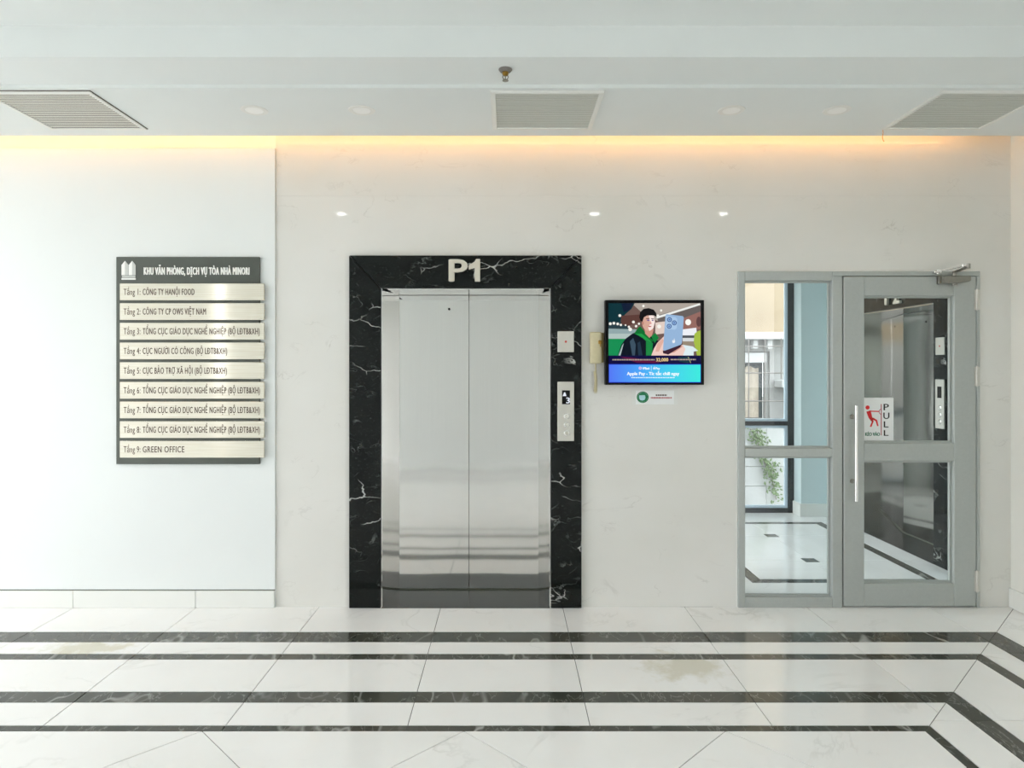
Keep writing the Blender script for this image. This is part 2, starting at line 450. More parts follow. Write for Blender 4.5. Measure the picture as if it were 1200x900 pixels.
# landing floor: border, strip rectangle, field with small dark insets
bx0, bx1, by0, by1, bw = 1.79, 3.195, .50, 2.45, .085
def ring(x0, x1, y0, y1, w, name, mt, jstep):
    sides = [([(x0, y0), (x1, y0), (x1-w, y0+w), (x0+w, y0+w)]), ([(x1, y0), (x1, y1), (x1-w, y1-w), (x1-w, y0+w)]),
             ([(x1, y1), (x0, y1), (x0+w, y1-w), (x1-w, y1-w)]), ([(x0, y1), (x0, y0), (x0+w, y0+w), (x0+w, y1-w)])]
    for q in sides: slab(q, name, mt, fl)
ring(bx0, bx1, by0, by1, bw, 'border_strip', 'strip_stone', .8)
slab([(XLL, .001), (XLR, .001), (XLR, .16), (XLL, .16)], 'tile', 'floor_marble', fl)
for q in ([(XLL, .16), (2.467, .16), (2.467, by0), (XLL, by0)], [(2.467, .16), (XLR, .16), (XLR, by0), (2.467, by0)],
          [(XLL, by1), (2.467, by1), (2.467, 3.0), (XLL, 3.0)], [(2.467, by1), (XLR, by1), (XLR, 3.0), (2.467, 3.0)],
          [(XLL, by0), (bx0, by0), (bx0, 1.5), (XLL, 1.5)], [(XLL, 1.5), (bx0, 1.5), (bx0, by1), (XLL, by1)],
          [(bx1, by0), (XLR, by0), (XLR, 1.077), (bx1, 1.077)], [(bx1, 1.077), (XLR, 1.077), (XLR, 1.891), (bx1, 1.891)],
          [(bx1, 1.891), (XLR, 1.891), (XLR, by1), (bx1, by1)]):
    slab(q, 'tile', 'floor_marble', fl)
gx = [bx0+bw, 2.467, bx1-bw]; gy = [by0+bw, 1.077, 1.891, by1-bw]
for a0, a1 in zip(gx, gx[1:]):
    for b0, b1 in zip(gy, gy[1:]): slab([(a0, b0), (a1, b0), (a1, b1), (a0, b1)], 'tile', 'floor_marble', fl)
for y in (1.077, 1.891):
    slab([(2.467-.058, y-.058), (2.467+.058, y-.058), (2.467+.058, y+.058), (2.467-.058, y+.058)], 'corner_inset', 'strip_stone', fl, z1=.0007, z0=.0)

# lift wall: masonry core, stone slabs, painted board on the left
core = MB()
Y0, Y1 = .012, YL0
for x0, x1, z0, z1 in ((XL, LX-HW0-.02, 0, 3.32), (LX+HW0+.02, DX0, 0, 3.32), (DX1, XR, 0, 3.32), (LX-HW0-.02, LX+HW0+.02, HZ+.02, 3.32), (DX0, DX1, DZ, 3.32)):
    core.box(x0, x1, Y0, Y1, z0, z1)
core.box(LX-.75, LX+.75, .46, .52, 0, 2.4).box(LX-.75, LX-HW0-.02, Y1, .46, 0, 2.4).box(LX+HW0+.02, LX+.75, Y1, .46, 0, 2.4).box(LX-HW0-.02, LX+HW0+.02, Y1, .46, HZ+.02, 2.4)
wb = core.build('wall_back', 'wall_paint')
tag(wb, 'off white stone wall around the lift and the glazed door', 'wall', kind='structure')
SX0 = -1.524
lo = [(SX0, 0), (LX-HW0-.02, 0), (LX-HW0-.02, HZ+.02), (LX+HW0+.02, HZ+.02), (LX+HW0+.02, 0), (DX0, 0), (DX0, DZ), (DX1, DZ), (DX1, 0), (XR, 0), (XR, 2.6995), (SX0, 2.6995)]
MB().prism(lo, 0, .012, fXZ).build('stone_panel', 'stone_white', wb)
MB().prism([(SX0, 2.7), (XR, 2.7), (XR, 3.31), (SX0, 3.31)], 0, .012, fXZ).build('stone_panel', 'stone_white', wb)
wl = MB().box(XL, SX0, -.014, .0119, 0, 3.008, .0015).build('wall_left', 'wall_paint')
tag(wl, 'smooth white painted board on the left, behind the directory', 'wall', kind='structure')
bs = thing('baseboard_back', 'low white stone baseboard under the painted board, left', 'baseboard', (0, 0, 0), kind='structure')
jb = [XL]+[-2.84+.8*k for k in range(-4, 2)]+[SX0]
for x0, x1 in zip(jb, jb[1:]):
    MB().box(x0+.0008, x1-.0008, -.026, -.0142, 0, .112, .003).build('skirting_piece', 'trim_white', bs)
MB().box(XL, SX0, -.0158, -.0141, .112, .118).build('shadow_strip', 'grille_dark', bs)  # dark strip puts the shadow line above the skirting in as colour

# right wall, its baseboard
RO0, RO1 = -5.6, -3.9                    # unseen opening added in the right wall to let in light
wr = MB().box(XR+.03, XR+.18, RO1, 0.05, 0, 3.32).box(XR, XR+.03, RO1, 0.012, 0, 3.03).box(XR, XR+.18, YB, RO0, 0, 3.2).box(XR, XR+.18, RO0, RO1, 2.75, 3.2).build('wall_right', 'side_wall_paint')
tag(wr, 'plain white side wall at the right end', 'wall', kind='structure')
br = thing('baseboard_right', 'white stone baseboard along the foot of the right side wall', 'baseboard', (0, 0, 0), kind='structure')
for k in range(3): MB().box(XR-.016, XR-.0002, -.001-.8*k-.797, -.001-.8*k, 0, .125, .003).build('skirting_piece', 'trim_white', br)

# ceiling profile with the light cove
prof = [(YB, 3.21), (-1.203, 3.21), (-1.203, 3.06), (-.89, 3.06), (-.89, 3.04), (-.157, 3.04), (-.157, 3.06), (-.42, 3.06), (-.42, 3.32), (.22, 3.32), (.22, 3.44), (YB, 3.44)]
cg = MB().prism(prof, XL, XR+.18, fYZ).build('ceiling', 'ceiling_paint')
tag(cg, 'pale stepped plaster ceiling with a dropped soffit', 'ceiling', kind='structure')
# entrance side: lintel and two piers behind the viewer
wf = MB().box(-4.19, XR+.18, YB-.2, YB, 0, 3.44).box(XL, -4.37, YB-.2, YB, 0, 3.44).box(-4.37, -4.19, YB-.2, YB, 3.1, 3.44)
tag(wf.build('wall_front', 'wall_paint'), 'white wall facing the lift, with a narrow tall opening', 'wall', kind='structure')

# landing behind the glazed door
ly0, ly1 = 1.518-HW0-.02, 1.518+HW0+.02
w = MB().box(XLR, XLR+.2, YL0, ly0, 0, 2.95).box(XLR, XLR+.2, ly1, 3.02, 0, 2.95).box(XLR, XLR+.2, ly0, ly1, HZ+.02, 2.95)
w.box(XLR+.46, XLR+.52, ly0-.2, ly1+.2, 0, 2.4).box(XLR+.2, XLR+.46, ly0-.2, ly0, 0, 2.4).box(XLR+.2, XLR+.46, ly1, ly1+.2, 0, 2.4).box(XLR+.2, XLR+.46, ly0, ly1, HZ+.02, 2.4)
w.box(XR+.18, XLR+.2, .0, YL0, 0, 3.32)
tag(w.build('wall_landing_right', 'lobby_paint'), 'pale blue grey side wall of the landing behind the door', 'wall', kind='structure')
w2 = thing('added_window', 'unseen black framed window added to light the landing from its left side', 'window', (0, 0, 0), kind='structure')  # out of view, added so that daylight brightens the landing
for y in (YL0+.001, .85, 1.55, 2.25, 2.955): MB().box(XLL-.06, XLL, y, y+.06, 0, 2.949, .002).build('frame_post', 'window_black', w2)
for y0, y1 in ((YL0+.061, .85), (.91, 1.55), (1.61, 2.25), (2.31, 2.955)):
    for z in (0, 2.899): MB().box(XLL-.06, XLL, y0, y1, z, z+.05, .002).build('frame_rail', 'window_black', w2)
    MB().sheet([(XLL-.03, y0, .05), (XLL-.03, y1, .05), (XLL-.03, y1, 2.9), (XLL-.03, y0, 2.9)]).build('pane', 'window_glass', w2)
WX1, WZ1 = 3.10, 2.78
w = MB().box(WX1, XLR, YLB, 3.02, 0, 2.95).box(XLL, WX1, YLB, 3.02, WZ1, 2.95)
tag(w.build('wall_landing_back', 'lobby_paint'), 'pale blue grey wall beside the landing window', 'wall', kind='structure')
tag(MB().box(XLL-.2, XLR+.2, YL0, 3.02, 2.95, 3.1).build('ceiling_landing', 'ceiling_paint'), 'white ceiling over the landing', 'ceiling', kind='structure')
b3 = thing('baseboard_landing', 'pale stone baseboard beside the landing window', 'baseboard', (0, 0, 0), kind='structure')
MB().box(WX1-.004, XLR-.001, YLB-.02, YLB-.0005, 0, .135, .002).build('skirting_piece', 'trim_white', b3)
MB().box(WX1-.02, WX1-.0005, YLB-.02, 2.88, 0, .135, .002).build('skirting_piece', 'trim_white', b3)
# window of the landing
wi = thing('window_1', 'tall black framed landing window with a low transom bar', 'window', (0, 0, 0), kind='structure')
yw0, yw1 = 2.885, 2.945
MB().box(WX1-.065, WX1-.001, yw0, yw1, 0, WZ1, .002).build('frame_post', 'window_black', wi)
MB().box(XLL+.001, XLL+.065, yw0, yw1, 0, WZ1, .002).build('frame_post', 'window_black', wi)
MB().box(2.06, 2.125, yw0, yw1, .05, WZ1-.05, .002).build('frame_post', 'window_black', wi)
for a, b in ((.0, .05), (.945, .99), (WZ1-.05, WZ1-.001)): MB().box(XLL+.065, WX1-.065, yw0, yw1, a, b, .002).build('frame_rail', 'window_black', wi)
for x0, x1 in ((XLL+.065, 2.06), (2.125, WX1-.065)):
    for z0, z1 in ((.05, .945), (.99, WZ1-.05)):
        s = MB(); e = .028
        s.box(x0, x0+e, yw0+.015, yw1-.01, z0, z1).box(x1-e, x1, yw0+.015, yw1-.01, z0, z1).box(x0+e, x1-e, yw0+.015, yw1-.01, z0, z0+e).box(x0+e, x1-e, yw0+.015, yw1-.01, z1-e, z1)
        sh = s.build('sash', 'window_sash', wi)
        MB().sheet([(x0+e, yw0+.03, z0+e), (x1-e, yw0+.03, z0+e), (x1-e, yw0+.03, z1-e), (x0+e, yw0+.03, z1-e)]).build('pane', 'window_glass', sh)

# ------------------------------------------------------------------ lifts
def make_lift():
    """in its own frame: opening centred on x=0, wall face y=0, floor z=0"""
    r = thing('elevator', 'steel lift doors set in a black marble surround, straight ahead', 'elevator')
    ox0, ox1, oz = -.762, .757, 2.304
    ix0, ix1 = -HW0, HW0
    th = -.03
    for pts in ([(ox0, 0), (ix0, 0), (ix0, HZ), (ox0, oz)], [(ix1, 0), (ox1, 0), (ox1, oz), (ix1, HZ)], [(ox0, oz), (ix0, HZ), (ix1, HZ), (ox1, oz)]):
        q = pts if area(pts) > 0 else pts[::-1]
        MB().prism(inset(q, .0007), -.0005, th, fXZ, .0025).build('marble_slab', 'black_marble', r)
    f = -.012
    e = .007
    for sgn in (-1, 1):
        a, b = HW0, HW1
        pts = [(sgn*(a-.001), f), (sgn*(a-e), f), (sgn*b, RD), (sgn*(b+.03), RD), (sgn*(a-.001), .02)]
        MB().prism(pts, .0, HZ-.001, fXY).build('jamb', 'steel', r)
    MB().prism([(f, HZ-.001), (f, HZ-e), (RD, HZ-e), (RD, HZ-.001)], -HW1-.02, HW1+.02, fYZ).build('head', 'steel', r)
    MB().box(-HW0+.004, HW0-.004, -.028, RD+.06, -.003, .0015).build('threshold', 'granite_black', r)
    MB().box(-HW1, HW1, RD-.012, RD+.05, .0015, .006, .001).build('door_track', 'grille_dark', r)
    for s in (-1, 1):
        x0, x1 = (-HW1-.01, -.0015) if s < 0 else (.0015, HW1+.01)
        d = MB().box(x0, x1, RD+.001, RD+.035, .008, HZ-.008, .0015).build('door_panel', 'steel', r)
        if s < 0: MB().cyl((-.14, RD+.001, 1.985), (-.14, RD-.001, 1.985), .0085).build('key_hole', 'black_plastic', d)
    MB().box(-HW1, HW1, RD+.037, RD+.05, 0, HZ).build('shaft_back', 'rubber_black', r)
    return r
def make_plate():
    r = thing('indicator_plate', 'small blank steel plate with a red dot on black marble', 'plate')
    MB().box(-.053, .053, -.011, 0, 0, .136, .002).build('faceplate', 'plate_steel', r)
    MB().cyl((0, -.010, .068), (0, -.0125, .068), .0075).build('key_switch', 'red_led', r)
    return r
def make_panel():
    r = thing('call_panel', 'tall steel lift call panel with black display and three round buttons', 'panel')
    MB().box(-.054, .054, -.013, 0, 0, .386, .002).build('faceplate', 'plate_steel', r)
    d = MB().box(-.025, .027, -.0142, -.012, .240, .330, .0006).build('display', 'black_plastic', r)
    MB().prism([(-.021, .293), (.004, .293), (-.004, .317), (-.011, .317)], -.0144, -.0150, fXZ).build('arrow', 'display_white', d)
    text_mesh('3', .003, .025, .247, .283, -.0150, .0006, .03).build('floor_number', 'display_white', d)
    for k, z in enumerate((.161, .106, .052)):
        b = MB().lathe([(.0195, 0), (.0195, .003), (.016, .0045), (.0155, .003)], (.006, -.0128, z), 'y', 24).build('button', 'chrome', r)
        MB().lathe([(.0150, 0), (.0150, .0022), (.013, .0035)], (.006, -.0128, z), 'y', 20).build('button_cap', 'plate_steel', b, True)
    return r
emit('display_white', lin((235, 240, 250)), .95)
def make_level_sign(d):
    r = thing('level_sign', 'raised metal letters P1 above the lift doors straight ahead', 'sign')
    return r
lift = make_lift(); lift.location = (LX, 0, 0)
plate = make_plate(); plate.location = (.378, -.0305, 1.672)
panel = make_panel(); panel.location = (.378, -.0305, 1.093)
def letters(x, a, b):
    r = thing('level_sign', None, 'sign')
    text_mesh('P', -.104, .008, 0.003, .143, -.022, .022, .03).build('letter', 'letter_metal', r)
    if b == '1':
        MB().prism([(.060, 0), (.094, 0), (.094, .146), (.068, .146), (.060, .128), (.020, .106), (.020, .078), (.060, .092)], -.0, -.022, fXZ, .0012).build('numeral', 'letter_metal', r)
    else: text_mesh(b, .024, .116, 0, .146, -.022, .022, .03).build('numeral', 'letter_metal', r)
    return r
ls = letters(0, 'P', '1'); ls.location = (-.274, -.0303, 2.131)
ls['label'] = 'raised metal letters P1 above the lift doors straight ahead'
# second lift, on the right wall of the landing
def turned(o, lx, lz, label, y=0.0):
    """place o on the landing's right wall: lx is its sideways place in that lift's frame"""
    o.location = (XLR+y, 1.518-lx, lz); o.rotation_euler = (0, 0, -math.pi/2); o['label'] = label
    return o
lift2 = turned(copy_tree(lift), 0, 0, 'second steel lift in black marble, behind the glass of the door')
plate2 = turned(copy_tree(plate), .652, 1.672, 'small blank steel plate beside the lift behind the glass door', -.0305)
panel2 = turned(copy_tree(panel), .652, 1.093, 'tall call panel beside the lift behind the glass door', -.0305)
ls2 = turned(letters(0, 'P', '2'), 0, 2.131, 'raised metal letters P2 above the lift behind the glass door', -.0303)
for ch in list(panel2.children_recursive):                 # its display is dark
    if ch.name.startswith(('arrow', 'floor_number')): bpy.data.objects.remove(ch)
for g, os_ in (('lifts in black marble surrounds', (lift, lift2)), ('blank steel plates by the lifts', (plate, plate2)), ('lift call panels', (panel, panel2)), ('raised lift signs', (ls, ls2))):
    for o in os_: o['group'] = g

# ------------------------------------------------------------------ glazed door
dr = thing('door_1', 'grey metal framed glass door with a glazed side panel', 'door', (0, 0, 0), kind='structure')
fy = -.02; fb = .06; AL = 'aluminium_grey'
def bar(name, x0, x1, z0, z1, par, y0=fy, y1=fb, mat=AL, bev=.003): return MB().box(x0, x1, y0, y1, z0, z1, bev).build(name, mat, par)
MB().box(DX0-.006, DX0+.001, -.004, .002, 0, DZ+.003).box(DX0, DX1, -.004, .002, DZ-.001, DZ+.004).build('sealant_highlight', 'sign_white', dr)  # white strip draws the frame edge's highlight, modelled as sealant
bar('frame_post', DX0+.001, 1.552, 0, DZ-.001, dr)
bar('frame_post', 2.123, 2.190, 0, 2.170, dr)
bar('frame_post', 3.068, DX1-.001, 0, 2.170, dr)
bar('frame_head', 1.552, 2.123, 2.141, DZ-.001, dr)
bar('frame_head', 2.123, DX1-.001, 2.1705, DZ-.001, dr)
bar('frame_rail', 1.552, 2.123, .987, 1.043, dr)
bar('frame_rail', 1.552, 2.123, .0, .068, dr)
def bead(x0, x1, z0, z1, par, y0=.004, y1=.024, w=.014):
    m = MB()
    m.box(x0, x0+w, y0, y1, z0, z1).box(x1-w, x1, y0, y1, z0, z1).box(x0+w, x1-w, y0, y1, z0, z0+w).box(x0+w, x1-w, y0, y1, z1-w, z1)
    return m.build('glazing_bead', AL, par)
def pane(x0, x1, z0, z1, par, y=.030):
    return MB().sheet([(x0, y, z0), (x1, y, z0), (x1, y, z1), (x0, y, z1)]).build('pane', 'pane_glass', par)
for z0, z1 in ((.068, .987), (1.043, 2.141)):
    bead(1.552, 2.123, z0, z1, dr, .012, .028, .012); pane(1.553, 2.122, z0+.001, z1-.001, dr)
lf = bpy.data.objects.new('door_leaf', None); COL.objects.link(lf); lf.parent = dr; lf['origin'] = [0, 0, 0]; lf.empty_display_size = .1
LX0, LX1, LZ0, LZ1 = 2.197, 3.063, .010, 2.166
ly = -.022
bar('stile', LX0, 2.331, LZ0, LZ1, lf, ly, .045); bar('stile', 2.919, LX1, LZ0, LZ1, lf, ly, .045)
for z0, z1 in ((LZ0, .158), (.959, 1.077), (2.041, LZ1)): bar('rail', 2.331, 2.919, z0, z1, lf, ly+.0005, .0445)
for z0, z1 in ((.158, .959), (1.077, 2.041)):
    bead(2.331, 2.919, z0, z1, lf, .004, .026, .012); pane(2.332, 2.918, z0+.001, z1-.001, lf)
MB().box(2.1905, LX0-.0005, .02, .05, 0, 2.17).box(LX1+.0005, 3.0675, .02, .05, 0, 2.17).box(2.1905, 3.0675, .02, .05, 2.1665, 2.1703).build('door_seal', 'rubber_black', dr)
h = MB(); hx = 2.252
h.cyl((hx, -.075, .707), (hx, -.075, 1.3265), .0105)
for z in (.83, 1.25): h.cyl((hx, -.075, z), (hx, ly, z), .007)
hd = h.build('handle', 'chrome', lf, True)
hd['label'] = 'long upright polished bar handle'
for z in (.83, 1.25): MB().lathe([(.016, 0), (.016, .004), (.012, .006)], (hx, ly, z), 'y', 16).build('handle_rose', 'closer_metal', lf)
for z0, z1 in ((1.95, 2.08), (1.452, 1.576), (.108, .242)):
    m = MB(); n = 3; hgt = (z1-z0)/n
    for k in range(n): m.cyl((3.0655, -.027, z0+k*hgt+.001), (3.0655, -.027, z0+(k+1)*hgt-.001), .0095, n=14)
    m.cyl((3.0655, -.027, z0-.004), (3.0655, -.027, z1+.004), .006, n=10)
    m.box(3.050, 3.0655, -.0245, -.0222, z0, z1).box(3.0655, 3.086, -.0235, -.0202, z0, z1)
    hi = m.build('hinge', 'plate_steel', dr)
# door closer
cx0, cx1, cz0, cz1 = 2.812, 2.999, 2.118, 2.165
cb = bpy.data.objects.new('door_closer', None); COL.objects.link(cb); cb.parent = lf; cb['origin'] = [0, 0, 0]; cb.empty_display_size = .1
MB().prism([(cx0, cz0+.002), (2.90, cz0-.002), (cx1-.004, cz0+.014), (cx1, cz0+.018), (cx1, cz1-.004), (cx1-.006, cz1), (cx0, cz1)], ly, -.07, fXZ, .005, seg=2).build('closer_body', 'closer_metal', cb)
m = MB().box(cx0-.010, cx0+.004, ly, -.045, cz0-.002, cz1+.001, .002).cyl((2.835, -.07, 2.142), (2.835, -.074, 2.142), .020, n=20)
m.cyl((2.905, -.046, cz1), (2.905, -.046, 2.195), .012, n=14).cyl((2.905, -.046, cz0-.012), (2.905, -.046, cz0), .016, n=14)
m.build('end_cap', 'closer_metal', cb)
def flat_arm(p, q, w, t):
    p, q = Vector(p), Vector(q); d = (q-p).normalized(); n = Vector((0, 0, 1)); s = d.cross(n).normalized(); n = s.cross(d)
    mb = MB(); vs = []
    for c in (p, q):
        vs.append([mb.bm.verts.new(c+s*a*w+n*b*t) for a, b in ((-1, -1), (1, -1), (1, 1), (-1, 1))])
    for i in range(4): mb.bm.faces.new([vs[0][i], vs[0][(i+1) % 4], vs[1][(i+1) % 4], vs[1][i]])
    mb.bm.faces.new(vs[0][::-1]); mb.bm.faces.new(vs[1]); return mb
elb = (2.868, -.235, 2.199)
a = flat_arm((2.905, -.046, 2.192), elb, .011, .004); a.cyl((elb[0], elb[1], 2.188), (elb[0], elb[1], 2.218), .011, n=14)
a.build('lower_arm', 'closer_metal', cb)
a = flat_arm((elb[0], elb[1], 2.212), (2.800, -.040, 2.196), .008, .004); a.cyl((elb[0]-.010, elb[1]+.03, 2.203), (elb[0]-.010, elb[1]+.03, 2.219), .012, n=12)
a.build('upper_arm', 'chrome', cb)
m = MB().box(2.772, 2.822, -.052, fy, 2.184, 2.199, .003).cyl((2.80, -.042, 2.18), (2.80, -.042, 2.206), .011, n=14)
m.build('arm_bracket', 'chrome', cb)

# PULL sign stuck on the glass
gy_ = .0285
ps = thing('pull_sign', 'white sticker reading PULL with a red figure, on the door glass', 'sign', (2.439, gy_, 1.077))
q0 = P(1009, 519, gy_); q1 = P(1047, 466, gy_)
MB().box(q0[0]+.009, q1[0], gy_-.0015, gy_, q0[1]+.002, q1[1]).build('sticker', 'sticker_white', ps)
def Q(u, v): return P(1000+u/12, 455+v/12, gy_)
yt = gy_-.0017
def flat(mb, pts, y, mat=None, th=.0004): return mb.prism(pts, y, y-th, fXZ, mat=mat)
def disc(mb, cx, cz, rx, rz, y, mat=None, n=20, th=.0004): return flat(mb, [(cx+rx*math.cos(2*math.pi*i/n), cz+rz*math.sin(2*math.pi*i/n)) for i in range(n)], y, mat, th)
m = MB(); c0 = Q(198, 270); disc(m, c0[0], c0[1], .0135, .0135, yt)
for pts in ([(182, 330), (240, 310), (262, 400), (272, 425), (262, 475), (238, 450), (210, 410)], [(225, 315), (365, 318), (365, 334), (235, 330)],
            [(240, 440), (268, 428), (285, 462), (252, 545), (230, 538), (258, 470)], [(250, 430), (275, 412), (332, 445), (352, 528), (332, 534), (312, 462)]):
    flat(m, [Q(*p) for p in pts], yt)
m.build('figure', 'ink_red', ps)
m = MB(); flat(m, [Q(385, 222), Q(396, 222), Q(396, 662), Q(385, 662)], yt)
n = 12; arc = [Q(385-28*math.sin(math.pi*i/n), 292+38-38*math.cos(math.pi*i/n)) for i in range(n+1)]+[Q(385-20*math.sin(math.pi*i/n), 292+38-30*math.cos(math.pi*i/n)) for i in range(n, -1, -1)]
flat(m, arc, yt); m.build('door_symbol', 'ink_red_dark', ps)
def fit(body, pu0, pu1, pv0, pv1, fn, y, mat, par, bold=.02, name='lettering', th=.0004, space=1.0):
    a, b = fn(pu0, pv1), fn(pu1, pv0)
    return text_mesh(body, a[0], b[0], a[1], b[1], y-th, th, bold, space).build(name, mat, par)
for ch, v0, v1, u0, u1 in (('P', 220, 308, 425, 496), ('U', 342, 430, 422, 503), ('L', 464, 550, 428, 490), ('L', 588, 668, 428, 490)):
    fit(ch, u0, u1, v0, v1, Q, yt, 'ink_black', ps, .02, 'letter')
fit('KÉO VÀO', 168, 370, 622, 668, Q, yt, 'ink_green', ps, .045)

# ------------------------------------------------------------------ directory sign
yb = -.0145
bd = thing('directory_board', 'dark grey floor directory board with nine pale name strips on the left wall', 'sign', (-2.1, yb, .93))
z0 = P(136, 544, yb-.02); z1 = P(304, 301, yb-.02)
MB().box(z0[0], z1[0], yb-.02, yb, z0[1], z1[1], .002).build('backing_board', 'sign_board', bd)
yf = yb-.0202
def D(u, v): return P(120+u/5.714, 290+v/5.714, yf)
fit('KHU VĂN PHÒNG, DỊCH VỤ TÒA NHÀ MINORI', 280, 984, 134, 182, D, yf, 'sign_white', bd, .026, 'heading', .004, 1.14)
m = MB()
for a, mid, b in ((130, 153, 176), (178, 201, 224)):
    flat(m, [D(a, 186), D(mid, 186), D(mid, 90), D(a, 118)], yf, 'sign_white', .004)
    flat(m, [D(mid, 186), D(b, 186), D(b, 118), D(mid, 90)], yf, 'sign_shade', .004)
flat(m, [D(130, 216), D(224, 216), D(224, 206), D(130, 206)], yf, 'sign_white', .004)
flat(m, [D(132, 203), D(222, 203), D(222, 189), D(132, 189)], yf, 'sign_shade', .002)
m.build('emblem', 'sign_white', bd)
rows = [('CÔNG TY HANỘI FOOD', 227.8), ('CÔNG TY CP OWS VIỆT NAM', 241.3), ('TỔNG CỤC GIÁO DỤC NGHỀ NGHIỆP (BỘ LĐTB&XH)', 304.2),
        ('CỤC NGƯỜI CÓ CÔNG (BỘ LĐTB&XH)', 266.1), ('CỤC BẢO TRỢ XÃ HỘI (BỘ LĐTB&XH)', 265.8), ('TỔNG CỤC GIÁO DỤC NGHỀ NGHIỆP (BỘ LĐTB&XH)', 304.5),
        ('TỔNG CỤC GIÁO DỤC NGHỀ NGHIỆP (BỘ LĐTB&XH)', 304.5), ('TỔNG CỤC GIÁO DỤC NGHỀ NGHIỆP (BỘ LĐTB&XH)', 304.5), ('GREEN OFFICE', 216)]
ys = yf-.012
for k, (tx, xe) in enumerate(rows):
    yt0 = 332.2+23.07*k; a = P(140.3, yt0+19.6, ys); b = P(309.5, yt0, ys)
    s = MB().box(a[0], b[0], ys, yf, a[1], b[1], .0015).build('name_strip', 'strip_metal', bd)
    S = lambda u, v: P(u, v, ys)
    fit('Tầng %d:' % (k+1), 145, 164.5, yt0+6.2, yt0+13.4, S, ys-.0002, 'ink_dark', s, .008, 'floor_text', space=1.1)
    fit(tx, 167.4, xe, yt0+6.2, yt0+13.4, S, ys-.0002, 'ink_dark', s, .014, 'name_text', space=1.12)

# ------------------------------------------------------------------ television
yT = -.075
tv = thing('television', 'small black wall screen showing an advert beside the lift', 'television', (.96, 0, 1.45))
a = P(709.2, 451, yT); b = P(825.2, 351.6, yT)
fr = MB(); yi = yT+.004
i0 = P(713, 448.2, yT); i1 = P(821.3, 355.2, yT)
fr.box(a[0], i0[0], yT, -.02, a[1], b[1], .002).box(i1[0], b[0], yT, -.02, a[1], b[1], .002).box(i0[0], i1[0], yT, -.02, a[1], i0[1], .002).box(i0[0], i1[0], yT, -.02, i1[1], b[1], .002)
fr.box(i0[0]-.002, i1[0]+.002, yi+.004, -.02, i0[1]-.002, i1[1]+.002)
fr.build('casing', 'black_plastic', tv)
MB().box(.80, 1.12, -.02, -.0005, 1.62, 1.86).build('wall_bracket', 'rubber_black', tv)
TVC = {}
def tvm(rgb, s=.80):
    k = 'screen_%d_%d_%d' % rgb
    if k not in M: emit(k, lin(rgb), s)
    return k
scr = MB(); LAY = [0]
def T(u, v): return P(u, v, yi)
def shp(mb, pts, rgb):
    LAY[0] += 1; y = yi+.0035-LAY[0]*.00012
    X = [min(max(p[0], 713.2), 821.1) for p in pts]
    q = [T(x, p[1]) for x, p in zip(X, pts)]
    mb.sheet([(x, y, z) for x, z in q], tvm(rgb) if isinstance(rgb, tuple) else rgb)
def ell(mb, cx, cy, rx, ry, rgb, n=20, a0=0, a1=360, rot=0):
    cr, sr = math.cos(math.radians(rot)), math.sin(math.radians(rot)); pts = []
    m_ = n if a1-a0 >= 360 else n+1
    for i in range(m_):
        t_ = math.radians(a0+(a1-a0)*i/n); x, y = rx*math.cos(t_), ry*math.sin(t_)
        pts.append((cx+x*cr-y*sr, cy+x*sr+y*cr))
    shp(mb, pts, rgb)
c = scr
shp(c, [(713, 355), (822, 355), (822, 417), (713, 417)], (112, 88, 82))
shp(c, [(740, 355), (822, 355), (822, 368), (770, 376), (752, 366)], (176, 166, 156))
shp(c, [(713, 355), (744, 355), (740, 362), (733, 368), (728, 374), (726, 384), (713, 384)], (8, 50, 58))
shp(c, [(728, 355), (742, 355), (738, 363), (731, 366)], (14, 26, 52))
shp(c, [(713, 377), (736, 377), (740, 388), (713, 388)], (40, 62, 70))
shp(c, [(713, 385), (748, 386), (744, 396), (713, 397)], (146, 168, 170))
shp(c, [(713, 391), (744, 391), (740, 398), (713, 398)], (178, 196, 192))
shp(c, [(713, 397), (736, 397), (726, 417), (713, 417)], (18, 142, 82))
shp(c, [(728, 370), (758, 368), (758, 374), (736, 382), (728, 380)], (92, 60, 54))
shp(c, [(769, 370), (822, 356), (822, 372), (800, 376), (772, 378)], (104, 96, 94))
shp(c, [(769, 371), (820, 355.4), (821, 357.4), (770, 373.4)], (238, 240, 236))
shp(c, [(768, 378), (800, 374), (800, 388), (768, 392)], (226, 206, 196))
shp(c, [(798, 374), (822, 365), (822, 386), (800, 386)], (150, 106, 98))
ell(c, 819, 377, 3, 6, (96, 66, 66))
shp(c, [(800, 386), (816, 384), (817, 393), (800, 394)], (238, 240, 246))
shp(c, [(800, 393), (818, 393), (818, 396), (800, 396)], (80, 84, 90))
shp(c, [(800, 396), (818, 396), (818, 400), (800, 400)], (216, 220, 222))
shp(c, [(800, 400), (820, 400), (820, 410), (800, 404)], (150, 136, 118))
shp(c, [(814, 391), (818, 388), (822, 387), (822, 417), (817, 417), (813, 400)], (166, 190, 70))
shp(c, [(800, 404), (812, 406), (818, 411), (813, 412), (813, 417), (794, 417)], (222, 238, 242))
for x, y, r in ((754, 358.6, 1.5), (774.8, 363.8, 1.4), (726.4, 369.8, 1.7), (715.2, 379.4, 1.7), (719.4, 378.8, 1.7), (723.9, 379.6, 1.6), (727.6, 380.8, 1.4), (742.3, 377.4, 1.7),
                (748.8, 379.4, 1.3), (745.4, 382.2, 1.5), (737, 383, 1.4), (772.4, 382.6, 2.4), (738.5, 386, 2.2), (733, 381, 1.0), (771, 370, 1.6)):
    ell(c, x, y, r, r, (246, 244, 236), 10)
ell(c, 806.4, 377.6, 3.4, 3.6, (255, 252, 246))
